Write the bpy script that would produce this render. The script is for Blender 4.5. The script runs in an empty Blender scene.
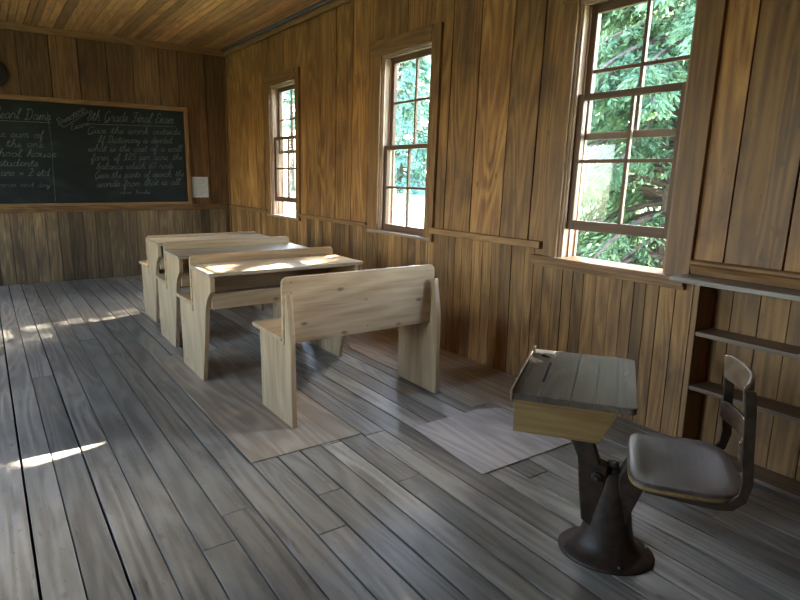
import bpy, bmesh, math, random
from mathutils import Vector, Matrix
random.seed(7)
S = bpy.context.scene
COL = S.collection
R = random.random
def U(a, b): return a + (b - a) * random.random()

# ------------------------------------------------------------------ mesh helper
class MB:
    """collects shapes; every face carries a tone and every corner a grain coordinate"""
    def __init__(self):
        self.bm = bmesh.new()
        self.gc = self.bm.loops.layers.float_vector.new('gc')
        self.tn = self.bm.faces.layers.float.new('tone')
    def _face(self, vs, ax, off, tone, mat=0, smooth=False):
        try: f = self.bm.faces.new(vs)
        except ValueError: return None
        f[self.tn] = tone; f.material_index = mat; f.smooth = smooth
        j, k = (ax + 1) % 3, (ax + 2) % 3
        for l in f.loops:
            c = l.vert.co
            l[self.gc] = (c[ax] + off[0], c[j] + off[1], c[k] + off[2])
        return f
    def rnd(self, tone):
        return (U(0, 60), U(0, 60), U(0, 60)), (R() if tone is None else tone)
    def hexa(self, pts, axis, tone=None, mat=0):
        off, tone = self.rnd(tone)
        v = [self.bm.verts.new(p) for p in pts]
        for q in ((0,3,2,1),(4,5,6,7),(0,1,5,4),(1,2,6,5),(2,3,7,6),(3,0,4,7)):
            self._face([v[i] for i in q], axis, off, tone, mat)
        return self
    def box(self, lo, hi, axis=None, tone=None, mat=0):
        if axis is None:
            d = [hi[i] - lo[i] for i in range(3)]; axis = d.index(max(d))
        (x0,y0,z0),(x1,y1,z1) = lo, hi
        return self.hexa([(x0,y0,z0),(x1,y0,z0),(x1,y1,z0),(x0,y1,z0),(x0,y0,z1),(x1,y0,z1),(x1,y1,z1),(x0,y1,z1)], axis, tone, mat)
    def prism(self, poly, ax, t0, t1, axis, tone=None, mat=0, smooth=False):
        """poly in the two axes other than ax (in x,y,z order), extruded along ax"""
        off, tone = self.rnd(tone)
        oth = [i for i in range(3) if i != ax]
        def P(p, t):
            c = [0,0,0]; c[ax] = t; c[oth[0]] = p[0]; c[oth[1]] = p[1]; return c
        a = [self.bm.verts.new(P(p, t0)) for p in poly]
        b = [self.bm.verts.new(P(p, t1)) for p in poly]
        self._face(a[::-1], axis, off, tone, mat); self._face(b, axis, off, tone, mat)
        n = len(poly)
        for i in range(n):
            self._face([a[i], a[(i+1)%n], b[(i+1)%n], b[i]], axis, off, tone, mat, smooth)
        return self
    def rings(self, rings, axis=2, tone=None, mat=0, cap=True, smooth=True):
        off, tone = self.rnd(tone)
        vs = [[self.bm.verts.new(p) for p in r] for r in rings]
        n = len(vs[0])
        for a, b in zip(vs, vs[1:]):
            for i in range(n):
                self._face([a[i], a[(i+1)%n], b[(i+1)%n], b[i]], axis, off, tone, mat, smooth)
        if cap:
            self._face(vs[0][::-1], axis, off, tone, mat); self._face(vs[-1], axis, off, tone, mat)
        return self
    def lathe(self, prof, c=(0,0), n=28, sx=1, sy=1, axis=2, tone=None, mat=0):
        return self.rings([[(c[0]+r*sx*math.cos(2*math.pi*i/n), c[1]+r*sy*math.sin(2*math.pi*i/n), z) for i in range(n)] for r, z in prof], axis, tone, mat)
    def tube(self, pts, rad, n=8, axis=2, tone=None, mat=0):
        pts = [Vector(p) for p in pts]; rr = []
        for i, p in enumerate(pts):
            d = (pts[min(i+1,len(pts)-1)] - pts[max(i-1,0)]).normalized()
            s = d.cross(Vector((0,0,1)) if abs(d.z) < .95 else Vector((1,0,0))).normalized(); t = d.cross(s)
            r = rad[i] if isinstance(rad, (list, tuple)) else rad
            rr.append([p + s*r*math.cos(2*math.pi*k/n) + t*r*math.sin(2*math.pi*k/n) for k in range(n)])
        return self.rings(rr, axis, tone, mat)
    def build(self, name, mats, parent=None, bevel=0, seg=2, kind=None):
        bmesh.ops.recalc_face_normals(self.bm, faces=self.bm.faces[:])
        me = bpy.data.meshes.new(name); self.bm.to_mesh(me); self.bm.free()
        for m in (mats if isinstance(mats, (list, tuple)) else [mats]): me.materials.append(m)
        o = bpy.data.objects.new(name, me); COL.objects.link(o)
        if parent: o.parent = parent
        if bevel:
            b = o.modifiers.new('edge', 'BEVEL'); b.width = bevel; b.segments = seg; b.limit_method = 'ANGLE'; b.angle_limit = math.radians(40)
        if kind: o['kind'] = kind
        return o

def tag(o, label, cat, group=None):
    o['label'] = label; o['category'] = cat
    if group: o['group'] = group
    return o
def thing(name, label, cat, loc=(0,0,0), rz=0, group=None):
    o = bpy.data.objects.new(name, None); COL.objects.link(o)
    o.location = loc; o.rotation_euler = (0,0,rz); o.empty_display_size = .1
    return tag(o, label, cat, group)

# ------------------------------------------------------------------ materials
def _nt(name):
    m = bpy.data.materials.new(name); m.use_nodes = True
    nt = m.node_tree; b = nt.nodes['Principled BSDF']
    return m, nt, b
def N(nt, typ, **kw):
    n = nt.nodes.new(typ)
    for k, v in kw.items():
        if k.startswith('i_'):
            key = k[2:]; key = int(key) if key.isdigit() else key
            n.inputs[key].default_value = v
        else: setattr(n, k, v)
    return n
def math_(nt, op, a, b=None):
    n = nt.nodes.new('ShaderNodeMath'); n.operation = op
    for i, x in enumerate((a, b)):
        if x is None: continue
        if isinstance(x, (int, float)): n.inputs[i].default_value = x
        else: nt.links.new(x, n.inputs[i])
    return n.outputs[0]
def mix(nt, fac, a, b, blend='MIX'):
    n = nt.nodes.new('ShaderNodeMix'); n.data_type = 'RGBA'; n.blend_type = blend
    for i, x in ((0, fac), (6, a), (7, b)):
        if isinstance(x, (int, float)): n.inputs[i].default_value = x
        elif isinstance(x, (tuple, list)): n.inputs[i].default_value = (*x, 1) if len(x) == 3 else x
        else: nt.links.new(x, n.inputs[i])
    return n.outputs[2]
def ramp(nt, src, stops):
    n = nt.nodes.new('ShaderNodeValToRGB'); e = n.color_ramp.elements
    while len(e) < len(stops): e.new(.5)
    for el, (p, c) in zip(e, stops):
        el.position = p; el.color = (*c, 1) if len(c) == 3 else c
    nt.links.new(src, n.inputs[0]); return n.outputs[0]
def noise(nt, vec, scale, detail=3, rough=.55, dist=0):
    n = N(nt, 'ShaderNodeTexNoise', i_Scale=scale, i_Detail=detail, i_Roughness=rough, i_Distortion=dist)
    nt.links.new(vec, n.inputs['Vector']); return n.outputs['Fac']
def scaled(nt, vec, s):
    n = N(nt, 'ShaderNodeMapping'); n.inputs['Scale'].default_value = s
    nt.links.new(vec, n.inputs['Vector']); return n.outputs[0]
G = lambda v: (v, v, v)

def wood(name, dark, mid, light, rough=.6, bump=.25, tone=(.7, 1.25), rings=.3, ringf=34, streak=1.0, stain=None, stain_amt=(.5, .75), knots=0, spec=.4, scuff=None, tint=None, speck=0):
    m, nt, b = _nt(name); L = nt.links.new
    gc = N(nt, 'ShaderNodeAttribute', attribute_name='gc').outputs['Vector']
    tn = N(nt, 'ShaderNodeAttribute', attribute_name='tone').outputs['Fac']
    n1 = noise(nt, scaled(nt, gc, (1.3*streak, 26*streak, 26*streak)), 2.2, 6, .62, .35)
    n2 = noise(nt, scaled(nt, gc, (.45, 4.2, 4.2)), 1.3, 1.5, .5, .2)
    ring = math_(nt, 'ADD', math_(nt, 'MULTIPLY', math_(nt, 'SINE', math_(nt, 'MULTIPLY', n2, ringf*2.2)), .5), .5)
    ring = math_(nt, 'POWER', ring, 1.6)
    f = math_(nt, 'ADD', math_(nt, 'MULTIPLY', n1, 1 - rings*.55), math_(nt, 'MULTIPLY', ring, rings*.5))
    c = ramp(nt, f, [(.22, dark), (.5, mid), (.8, light)])
    n3 = noise(nt, scaled(nt, gc, (1.1, 2.6, 2.6)), 1.6, 4, .6, .3)
    if stain:
        fac = ramp(nt, n3, [(stain_amt[0], G(0)), (stain_amt[1], G(1))])
        c = mix(nt, fac, c, stain)
    if scuff:
        n4 = noise(nt, scaled(nt, gc, (2.2, 9, 9)), 2.0, 7, .72, .6)
        fac = ramp(nt, n4, [(.57, G(0)), (.67, G(1))])
        n5 = noise(nt, scaled(nt, gc, (.8, 1.2, 1.2)), 1.3, 2)
        fac = math_(nt, 'MULTIPLY', fac, ramp(nt, n5, [(.45, G(0)), (.62, G(1))]))
        c = mix(nt, math_(nt, 'MULTIPLY', fac, scuff[1]), c, scuff[0])
    if tint:
        n6 = noise(nt, scaled(nt, gc, (.5, .5, .5)), 40, 0)
        hv = math_(nt, 'FRACT', math_(nt, 'MULTIPLY', tn, 7.13))
        c = mix(nt, math_(nt, 'MULTIPLY', hv, tint[1]), c, tint[0])
    v = math_(nt, 'ADD', math_(nt, 'MULTIPLY', tn, tone[1]-tone[0]), tone[0])
    v2 = math_(nt, 'MULTIPLY', v, math_(nt, 'ADD', math_(nt, 'MULTIPLY', n3, .5), .75))
    cv = N(nt, 'ShaderNodeCombineXYZ')
    for i in range(3): L(v2, cv.inputs[i])
    c = mix(nt, 1.0, c, cv.outputs[0], 'MULTIPLY')
    if speck:
        n8 = noise(nt, scaled(nt, gc, (7, 30, 30)), 3.0, 3, .6)
        c = mix(nt, math_(nt, 'MULTIPLY', ramp(nt, n8, [(.62, G(0)), (.74, G(1))]), speck), c, (.035,.018,.008))
    if knots:
        vo = N(nt, 'ShaderNodeTexVoronoi', i_Scale=1.0); L(scaled(nt, gc, (4.2, 8.5, 8.5)), vo.inputs['Vector'])
        kf = ramp(nt, vo.outputs['Distance'], [(.05, G(knots)), (.12, G(0))])
        c = mix(nt, kf, c, (.05, .03, .018))
    L(c, b.inputs['Base Color'])
    b.inputs['Roughness'].default_value = rough
    rr = math_(nt, 'ADD', math_(nt, 'MULTIPLY', n1, .25), rough - .12); L(rr, b.inputs['Roughness'])
    b.inputs['Specular IOR Level'].default_value = spec
    bp = N(nt, 'ShaderNodeBump', i_Strength=bump, i_Distance=.004); L(f, bp.inputs['Height']); L(bp.outputs[0], b.inputs['Normal'])
    return m
def plain(name, col, rough=.5, metal=0, var=.25, scale=14, bump=0, spec=.5, col2=None):
    m, nt, b = _nt(name); L = nt.links.new
    tc = N(nt, 'ShaderNodeTexCoord').outputs['Object']
    n = noise(nt, tc, scale, 5, .6, .2)
    c2 = col2 or tuple(x*(1-var) for x in col)
    c = ramp(nt, n, [(.35, c2), (.65, col)])
    L(c, b.inputs['Base Color']); b.inputs['Roughness'].default_value = rough; b.inputs['Metallic'].default_value = metal
    b.inputs['Specular IOR Level'].default_value = spec
    if bump:
        bp = N(nt, 'ShaderNodeBump', i_Strength=bump, i_Distance=.004); L(n, bp.inputs['Height']); L(bp.outputs[0], b.inputs['Normal'])
    return m

M = {}
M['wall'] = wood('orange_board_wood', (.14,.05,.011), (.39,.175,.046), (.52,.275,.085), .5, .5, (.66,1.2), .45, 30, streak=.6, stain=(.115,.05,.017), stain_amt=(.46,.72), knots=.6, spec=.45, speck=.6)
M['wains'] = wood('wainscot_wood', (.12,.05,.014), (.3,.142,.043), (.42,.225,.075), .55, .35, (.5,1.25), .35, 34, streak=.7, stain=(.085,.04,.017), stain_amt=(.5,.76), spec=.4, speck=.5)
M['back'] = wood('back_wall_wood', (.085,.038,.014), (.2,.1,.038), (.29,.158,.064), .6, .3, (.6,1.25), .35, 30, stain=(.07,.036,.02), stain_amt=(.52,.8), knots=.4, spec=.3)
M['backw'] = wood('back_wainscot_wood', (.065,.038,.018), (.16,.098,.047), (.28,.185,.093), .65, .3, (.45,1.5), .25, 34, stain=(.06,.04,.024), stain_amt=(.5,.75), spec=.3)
M['ceil'] = wood('ceiling_wood', (.34,.15,.05), (.6,.32,.12), (.72,.43,.18), .55, .3, (.5,1.3), .25, 30, stain=(.15,.08,.035), stain_amt=(.55,.85), knots=.4)
M['trim'] = wood('trim_wood', (.14,.065,.022), (.25,.125,.045), (.35,.185,.07), .5, .25, (.75,1.2), .3, 34)
M['casing'] = wood('casing_wood', (.11,.044,.013), (.26,.12,.038), (.36,.18,.06), .5, .3, (.7,1.15), .35, 32, stain=(.1,.05,.025), stain_amt=(.55,.8), spec=.45)
M['jamb'] = wood('weathered_jamb_wood', (.16,.085,.05), (.34,.2,.12), (.5,.34,.24), .5, .3, (.75,1.2), .2, 30, stain=(.18,.09,.05), stain_amt=(.5,.75))
M['sash'] = wood('sash_wood', (.07,.032,.016), (.13,.062,.03), (.19,.095,.045), .5, .2, (.8,1.15), .2, 30)
M['stool'] = wood('sill_wood', (.15,.09,.055), (.3,.2,.13), (.44,.33,.25), .42, .3, (.8,1.1), .25, 30)
M['floor'] = wood('floor_plank_wood', (.125,.1,.076), (.375,.325,.268), (.52,.46,.39), .34, .6, (.62,1.18), .4, 30, streak=.6, stain=(.12,.1,.08), stain_amt=(.5,.8), knots=.35, spec=.5, speck=.45, scuff=((.42,.47,.54), .5), tint=((.24,.225,.2), .4))
M['ply'] = wood('plywood', (.26,.19,.13), (.38,.295,.215), (.48,.385,.29), .5, .2, (.85,1.12), .6, 26, stain=(.2,.15,.11), stain_amt=(.5,.8), spec=.4)
M['plyw'] = wood('pale_plywood', (.33,.27,.235), (.45,.385,.34), (.54,.475,.43), .45, .2, (.9,1.1), .6, 26, stain=(.24,.2,.17), stain_amt=(.5,.8), spec=.45)
M['pine'] = wood('pale_pine_wood', (.3,.175,.085), (.42,.275,.15), (.52,.365,.215), .48, .15, (.82,1.12), .4, 24, stain=(.35,.24,.14), stain_amt=(.5,.8), knots=.7, spec=.4)
M['pinetop'] = wood('greyed_pine_top', (.24,.165,.1), (.35,.265,.18), (.45,.36,.26), .35, .15, (.9,1.1), .4, 24, stain=(.3,.22,.15), stain_amt=(.5,.8), knots=.3, spec=.5)
M['oldtop'] = wood('worn_desk_lid_wood', (.06,.038,.026), (.125,.085,.06), (.19,.138,.103), .45, .45, (.6,1.25), .35, 30, stain=(.07,.055,.045), stain_amt=(.45,.75), spec=.5, scuff=((.3,.26,.22), .9))
M['oldseat'] = wood('worn_seat_wood', (.04,.028,.023), (.09,.065,.055), (.145,.11,.095), .38, .3, (.8,1.1), .5, 18, spec=.55)
M['oak'] = wood('golden_oak_wood', (.16,.085,.03), (.27,.155,.055), (.36,.22,.085), .5, .2, (.85,1.1), .25, 30, stain=(.18,.1,.035), stain_amt=(.55,.85))
M['shelf'] = wood('shelf_wood', (.09,.055,.034), (.185,.12,.075), (.27,.185,.12), .5, .3, (.75,1.2), .25, 30, stain=(.1,.07,.05), stain_amt=(.5,.8), spec=.45)
M['ledge'] = wood('greyed_ledge_wood', (.14,.115,.095), (.27,.225,.19), (.4,.35,.31), .4, .3, (.9,1.1), .25, 30, spec=.5)
M['dark'] = plain('dark_gap', (.012,.009,.007), .9)
M['iron'] = plain('rusty_cast_iron', (.062,.036,.022), .5, .1, .5, 25, .3, spec=.35, col2=(.03,.019,.012))
M['steel'] = plain('dull_bolt_steel', (.16,.15,.14), .4, .8)
M['conduit'] = plain('grey_conduit', (.16,.14,.12), .5, .3)
M['siding'] = plain('outside_siding', (.42,.4,.36), .8)
M['chalkline'] = plain('chalk', (.2,.215,.205), .9, 0, .55, 60)
M['paper'] = plain('aged_paper', (.55,.55,.53), .8, 0, .1, 30)
M['ink'] = plain('faded_print', (.24,.24,.24), .9)
M['plaque'] = plain('black_paint', (.012,.012,.013), .5)
M['bark'] = plain('tree_bark', (.13,.085,.07), .9, 0, .5, 20, .5)

def glass_mat():
    m, nt, b = _nt('window_glass'); L = nt.links.new
    nt.nodes.remove(b)
    t = N(nt, 'ShaderNodeBsdfTransparent'); t.inputs[0].default_value = (.96,.985,.98,1)
    g = N(nt, 'ShaderNodeBsdfGlossy', i_Roughness=.03)
    fr = N(nt, 'ShaderNodeFresnel', i_IOR=1.45)
    ms = N(nt, 'ShaderNodeMixShader'); L(math_(nt, 'MULTIPLY', fr.outputs[0], .3), ms.inputs[0]); L(t.outputs[0], ms.inputs[1]); L(g.outputs[0], ms.inputs[2])
    L(ms.outputs[0], nt.nodes['Material Output'].inputs[0]); return m
M['glass'] = glass_mat()

def slate_mat():
    m, nt, b = _nt('blackboard_slate'); L = nt.links.new
    tc = N(nt, 'ShaderNodeTexCoord').outputs['Object']
    n = noise(nt, scaled(nt, tc, (1.2, 1, 2.2)), 2.2, 6, .65, .8)
    c = ramp(nt, n, [(.35, (.007,.009,.0085)), (.55, (.0125,.016,.0145)), (.78, (.032,.038,.034))])
    L(c, b.inputs['Base Color']); b.inputs['Roughness'].default_value = .55; b.inputs['Specular IOR Level'].default_value = .25
    return m
M['slate'] = slate_mat()

def leaf_mat(name, dark, light, trans=.45):
    m, nt, b = _nt(name); L = nt.links.new; nt.nodes.remove(b)
    tn = N(nt, 'ShaderNodeAttribute', attribute_name='tone').outputs['Fac']
    c = ramp(nt, tn, [(0, dark), (1, light)])
    d = N(nt, 'ShaderNodeBsdfDiffuse'); t = N(nt, 'ShaderNodeBsdfTranslucent'); L(c, d.inputs[0]); L(c, t.inputs[0])
    ms = N(nt, 'ShaderNodeMixShader'); ms.inputs[0].default_value = trans
    L(d.outputs[0], ms.inputs[1]); L(t.outputs[0], ms.inputs[2]); L(ms.outputs[0], nt.nodes['Material Output'].inputs[0]); return m
M['cedar'] = leaf_mat('cedar_frond', (.075,.13,.08), (.22,.31,.17))
M['fir'] = leaf_mat('fir_needles', (.12,.225,.175), (.27,.4,.31))  # needle green lightened so distance haze sits in the colour
M['broad'] = leaf_mat('broadleaf', (.07,.15,.06), (.2,.34,.13))
def lawn_mat():
    m, nt, b = _nt('lawn_grass'); L = nt.links.new
    tc = N(nt, 'ShaderNodeTexCoord').outputs['Object']
    n = noise(nt, tc, .35, 6, .6, .4); n2 = noise(nt, tc, 9, 3)
    c = ramp(nt, math_(nt, 'ADD', math_(nt, 'MULTIPLY', n, .7), math_(nt, 'MULTIPLY', n2, .3)), [(.36, (.14,.23,.13)), (.52, (.21,.3,.18)), (.66, (.29,.34,.22))])
    L(c, b.inputs['Base Color']); b.inputs['Roughness'].default_value = .9; return m
M['lawn'] = lawn_mat()

# ------------------------------------------------------------------ room
XW, YB, ZC = 2.795, 8.11, 2.862
XL, YF = -2.75, -1.6
ZR = .885          # height of the chair rail line
WINS = [(5.985, 6.665), (3.68, 4.365), (1.665, 2.375)]      # right wall, far to near
WZ0, WZ1 = .835, 2.265
LWINS = [(1.75, 2.45), (3.95, 4.65), (6.2, 6.9)]                  # left wall, out of the picture

# floor: planks running away from the camera, one mesh
f = MB()
f.box((XL-.1, YF-.1, -.12), (XW+.1, YB+.1, -.034), 1, .5, 1)
xs = [.016,.137,.258,.382,.503,.63,.76,.885,1.008,1.125,1.238,1.345,1.475,1.60,1.735,1.86,1.982,2.105,2.23,2.36,2.485,2.61,2.735,2.86]
while xs[0] > XL: xs.insert(0, xs[0]-U(.118,.128))
joints = {7:[1.78], 10:[2.43], 11:[1.94, 2.72], 8:[2.03], 12:[2.42], 4:[1.92,5.1], 5:[2.1,4.6], 3:[5.9]}
i0 = xs.index(.016)
for i, (a, b_) in enumerate(zip(xs, xs[1:])):
    a, b_ = max(a, XL), min(b_, XW+.02)
    if b_-a < .02: continue
    ys = joints.get(i-i0) or [U(-1, 2), U(3.2, 7)]
    ys = [YF] + sorted(ys) + [YB]
    g0 = U(.003,.0048) if R() < .65 else U(.005,.008)
    for y0, y1 in zip(ys, ys[1:]):
        dz = U(-.003, .0)
        f.box((a+g0, y0+.001, -.034), (b_-U(.001,.0025), y1-.001, dz), 1)
f.build('floor', [M['floor'], M['dark']], bevel=.0015, seg=1, kind='structure')

def boards(mb, plane, at, thick, seams, z0, z1, holes, mat=0, gap=.004, tone=None):
    """vertical boards lying in a wall plane; holes = (a0,a1,z0,z1) openings"""
    cuts = sorted(set(list(seams) + [h for hh in holes for h in hh[:2] if seams[0] < h < seams[-1]]))
    for a, b in zip(cuts, cuts[1:]):
        if b - a < .006: continue
        mid = (a+b)/2; zs = [(z0, z1)]
        for h in holes:
            if h[0] <= mid <= h[1]:
                zs = [s for lo, hi in zs for s in ((lo, min(hi, h[2])), (max(lo, h[3]), hi)) if s[1]-s[0] > .01]
        gl = gap*U(.3, 1.0) if a in seams else 0
        gr = gap*U(.0, .3) if b in seams else 0
        t = U(0, .003)
        off_tone = R() if tone is None else tone
        for lo, hi in zs:
            if plane == 'x': p, q = (min(at, at+thick), a+gl, lo), (max(at, at+thick), b-gr, hi); 
            else: p, q = (a+gl, min(at, at+thick), lo), (b-gr, max(at, at+thick), hi)
            p, q = list(p), list(q)
            k = 0 if plane == 'x' else 1
            if thick > 0: p[k] += t
            else: q[k] -= t
            mb.box(p, q, 2, off_tone, mat)
def seams_fill(lst, lo, hi, w0, w1):
    s = sorted(x for x in lst if lo < x < hi)
    if not s: s = [lo + U(w0, w1)]
    while s[0] - lo > w1*1.2: s.insert(0, s[0]-U(w0, w1))
    while hi - s[-1] > w1*1.2: s.append(s[-1]+U(w0, w1))
    return [lo] + s + [hi]
def solid(mb, plane, at0, at1, lo, hi, z0, z1, holes, mat):
    cuts = sorted({lo, hi, *[h for hh in holes for h in hh[:2]]})
    for a, b in zip(cuts, cuts[1:]):
        mid = (a+b)/2; zs = [(z0, z1)]
        for h in holes:
            if h[0] <= mid <= h[1]:
                zs = [s for l, u in zs for s in ((l, min(u, h[2])), (max(l, h[3]), u)) if s[1]-s[0] > .01]
        for l, u in zs:
            if plane == 'x': mb.box((at0, a, l), (at1, b, u), 2, .5, mat)
            else: mb.box((a, at0, l), (b, at1, u), 2, .5, mat)

holesR = [(a, b, WZ0, WZ1) for a, b in WINS]
upR = [7.93,7.674,7.40,7.124,6.88,6.3,5.753,5.445,5.141,4.843,4.569,4.02,3.467,3.178,2.873,2.618,2.0,1.395,1.14,.87,.58,.31,.05,-.2,-.5,-.75,-1.0,-1.3]
loR = [3.247,3.14,3.033,2.94,2.855,2.753,2.637,2.56,2.478,2.398,2.322,2.248,2.17,2.081,1.995,1.914,1.84,1.772,1.699,1.61,1.52,1.44,1.33,1.21,1.09,.97]
w = MB()
boards(w, 'x', XW, .03, seams_fill(upR, YF, YB, .22, .3), ZR, ZC, holesR, 0, .011)
boards(w, 'x', XW, .03, seams_fill(loR, YF, YB, .065, .11), 0, ZR, holesR, 1, .005)
solid(w, 'x', XW+.034, XW+.06, YF-.1, YB+.1, -.1, ZC+.1, holesR, 2)
solid(w, 'x', XW+.06, XW+.13, YF-.1, YB+.1, -.5, ZC+.1, holesR, 3)
w.build('wall_right', [M['wall'], M['wains'], M['dark'], M['siding']], kind='structure')
w = MB()
upB = [.472,.78,1.069,1.37,1.658,1.959,2.187,2.526]
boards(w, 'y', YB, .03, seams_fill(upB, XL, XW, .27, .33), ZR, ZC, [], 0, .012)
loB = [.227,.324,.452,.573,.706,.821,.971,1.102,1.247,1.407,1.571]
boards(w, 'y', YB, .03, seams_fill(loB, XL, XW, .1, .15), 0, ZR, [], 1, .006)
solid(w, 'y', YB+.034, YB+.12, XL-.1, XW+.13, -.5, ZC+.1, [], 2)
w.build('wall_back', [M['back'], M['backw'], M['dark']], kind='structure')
holesL = [(a, b, .835, 2.265) for a, b in LWINS]
w = MB()
boards(w, 'x', XL, -.03, seams_fill([], YF, YB, .22, .3), 0, ZC, holesL, 0, .005)
solid(w, 'x', XL-.13, XL-.034, YF-.1, YB+.1, -.5, ZC+.1, holesL, 1)
w.build('wall_left', [M['wall'], M['dark']], kind='structure')
w = MB()
hd = []
boards(w, 'y', YF, -.03, seams_fill([], XL, XW, .22, .3), 0, ZC, hd, 0, .005)
solid(w, 'y', YF-.13, YF-.034, XL-.1, XW+.13, -.5, ZC+.1, [], 1)
w.build('wall_front', [M['wall'], M['dark']], kind='structure')

c = MB()
x = XL
while x < XW:
    b_ = min(x + U(.062, .095), XW)
    ys = [YF, U(.5, 4.5), YB]
    for y0, y1 in zip(ys, ys[1:]):
        c.box((x+.005, y0+.001, ZC+U(0,.003)), (b_-.001, y1-.001, ZC+.025), 1)
    x = b_
c.box((XL-.12, YF-.12, ZC+.028), (XW+.13, YB+.12, ZC+.12), 1, .5, 1)
c.build('ceiling', [M['ceil'], M['dark']], kind='structure')

# trim
t = MB()
t.box((XL, YB-.022, ZC-.075), (XW-.02, YB, ZC-.002), 0, .75); t.box((XL, YB-.035, ZC-.02), (XW-.02, YB-.022, ZC-.002), 0, .8)
t.build('trim_1', M['trim'], bevel=.003, kind='structure')
t = MB()
t.box((XW-.022, YF, ZC-.08), (XW, YB, ZC-.03), 1, .75)
t.build('trim_2', M['trim'], bevel=.003, kind='structure')
t = MB()
t.tube([(XW-.03, YF, ZC-.014), (XW-.03, YB, ZC-.014)], .011, 10, 1, .5); t.box((XW-.07, YF, ZC-.006), (XW, YB, ZC), 1, .2)
t.build('trim_3', M['conduit'], kind='structure')
def rail(mb, a, b, z0, z1, d=.035, plane='x'):
    for (dz0, dz1, dd) in ((0, .55, .45), (.55, 1.0, 1.0)):
        lo, hi = z0+(z1-z0)*dz0, z0+(z1-z0)*dz1
        if plane == 'x': mb.box((XW-d*dd, a, lo), (XW+.002, b, hi), 1)
        else: mb.box((a, YB-d*dd, lo), (b, YB+.002, hi), 0)
t = MB(); rail(t, 6.785, YB, .835, .875); t.build('trim_4', M['trim'], bevel=.004, kind='structure')
t = MB(); rail(t, 4.53, 5.895, .845, .885); t.build('trim_5', M['trim'], bevel=.004, kind='structure')
t = MB(); t.box((XW-.045, 2.485, .873), (XW+.002, 3.585, .918), 1, 1.0); t.build('trim_6', M['trim'], bevel=.005, kind='structure')
t = MB()
t.prism([(XW-.022,.858),(XW+.002,.858),(XW+.002,.925),(XW-.03,.925),(XW-.04,.918),(XW-.04,.905),(XW-.03,.895),(XW-.026,.88)], 1, YF, 1.535, 1, .4)
t.build('trim_7', M['casing'], bevel=.002, kind='structure')
t = MB(); t.box((XL, YB-.03, .852), (XW-.05, YB+.002, .892), 0, .45); t.box((XL, YB-.012, .82), (XW-.02, YB+.002, .852), 0, .35)
t.build('trim_8', M['back'], bevel=.004, kind='structure')
t = MB(); t.box((XW-.022, YB-.022, 0), (XW, YB, ZC-.11), 2, .6)
t.build('trim_9', M['back'], bevel=.003, kind='structure')

# ------------------------------------------------------------------ windows of the right wall
def sash(parent, name, xc, y0, y1, z0, z1, mun, top, bot, mz):
    th, st, mw = .034, .045, .02
    s = MB(); x0, x1 = xc-th/2, xc+th/2
    s.box((x0, y0, z0), (x1, y0+st, z1), 2, .6); s.box((x0, y1-st, z0), (x1, y1, z1), 2, .55)
    s.box((x0+.001, y0+st, z0), (x1-.001, y1-st, z0+bot), 1, .5); s.box((x0+.001, y0+st, z1-top), (x1-.001, y1-st, z1), 1, .5)
    ym = (y0+y1)/2 - .02
    s.box((x0+.006, ym-mw/2, z0+bot), (x1-.006, ym+mw/2, z1-top), 2, .45)
    s.box((x0+.008, y0+st, mz-mw/2), (x1-.008, y1-st, mz+mw/2), 1, .45)
    o = s.build(name, M['sash'], parent, bevel=.003)
    for (ya, yb) in ((y0+st, ym-mw/2), (ym+mw/2, y1-st)):
        for (za, zb) in ((z0+bot, mz-mw/2), (mz+mw/2, z1-top)):
            MB().box((xc-.0015, ya-.003, za-.003), (xc+.0015, yb+.003, zb+.003), 2, .5).build('glass_pane', M['glass'], o)
    return o
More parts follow.
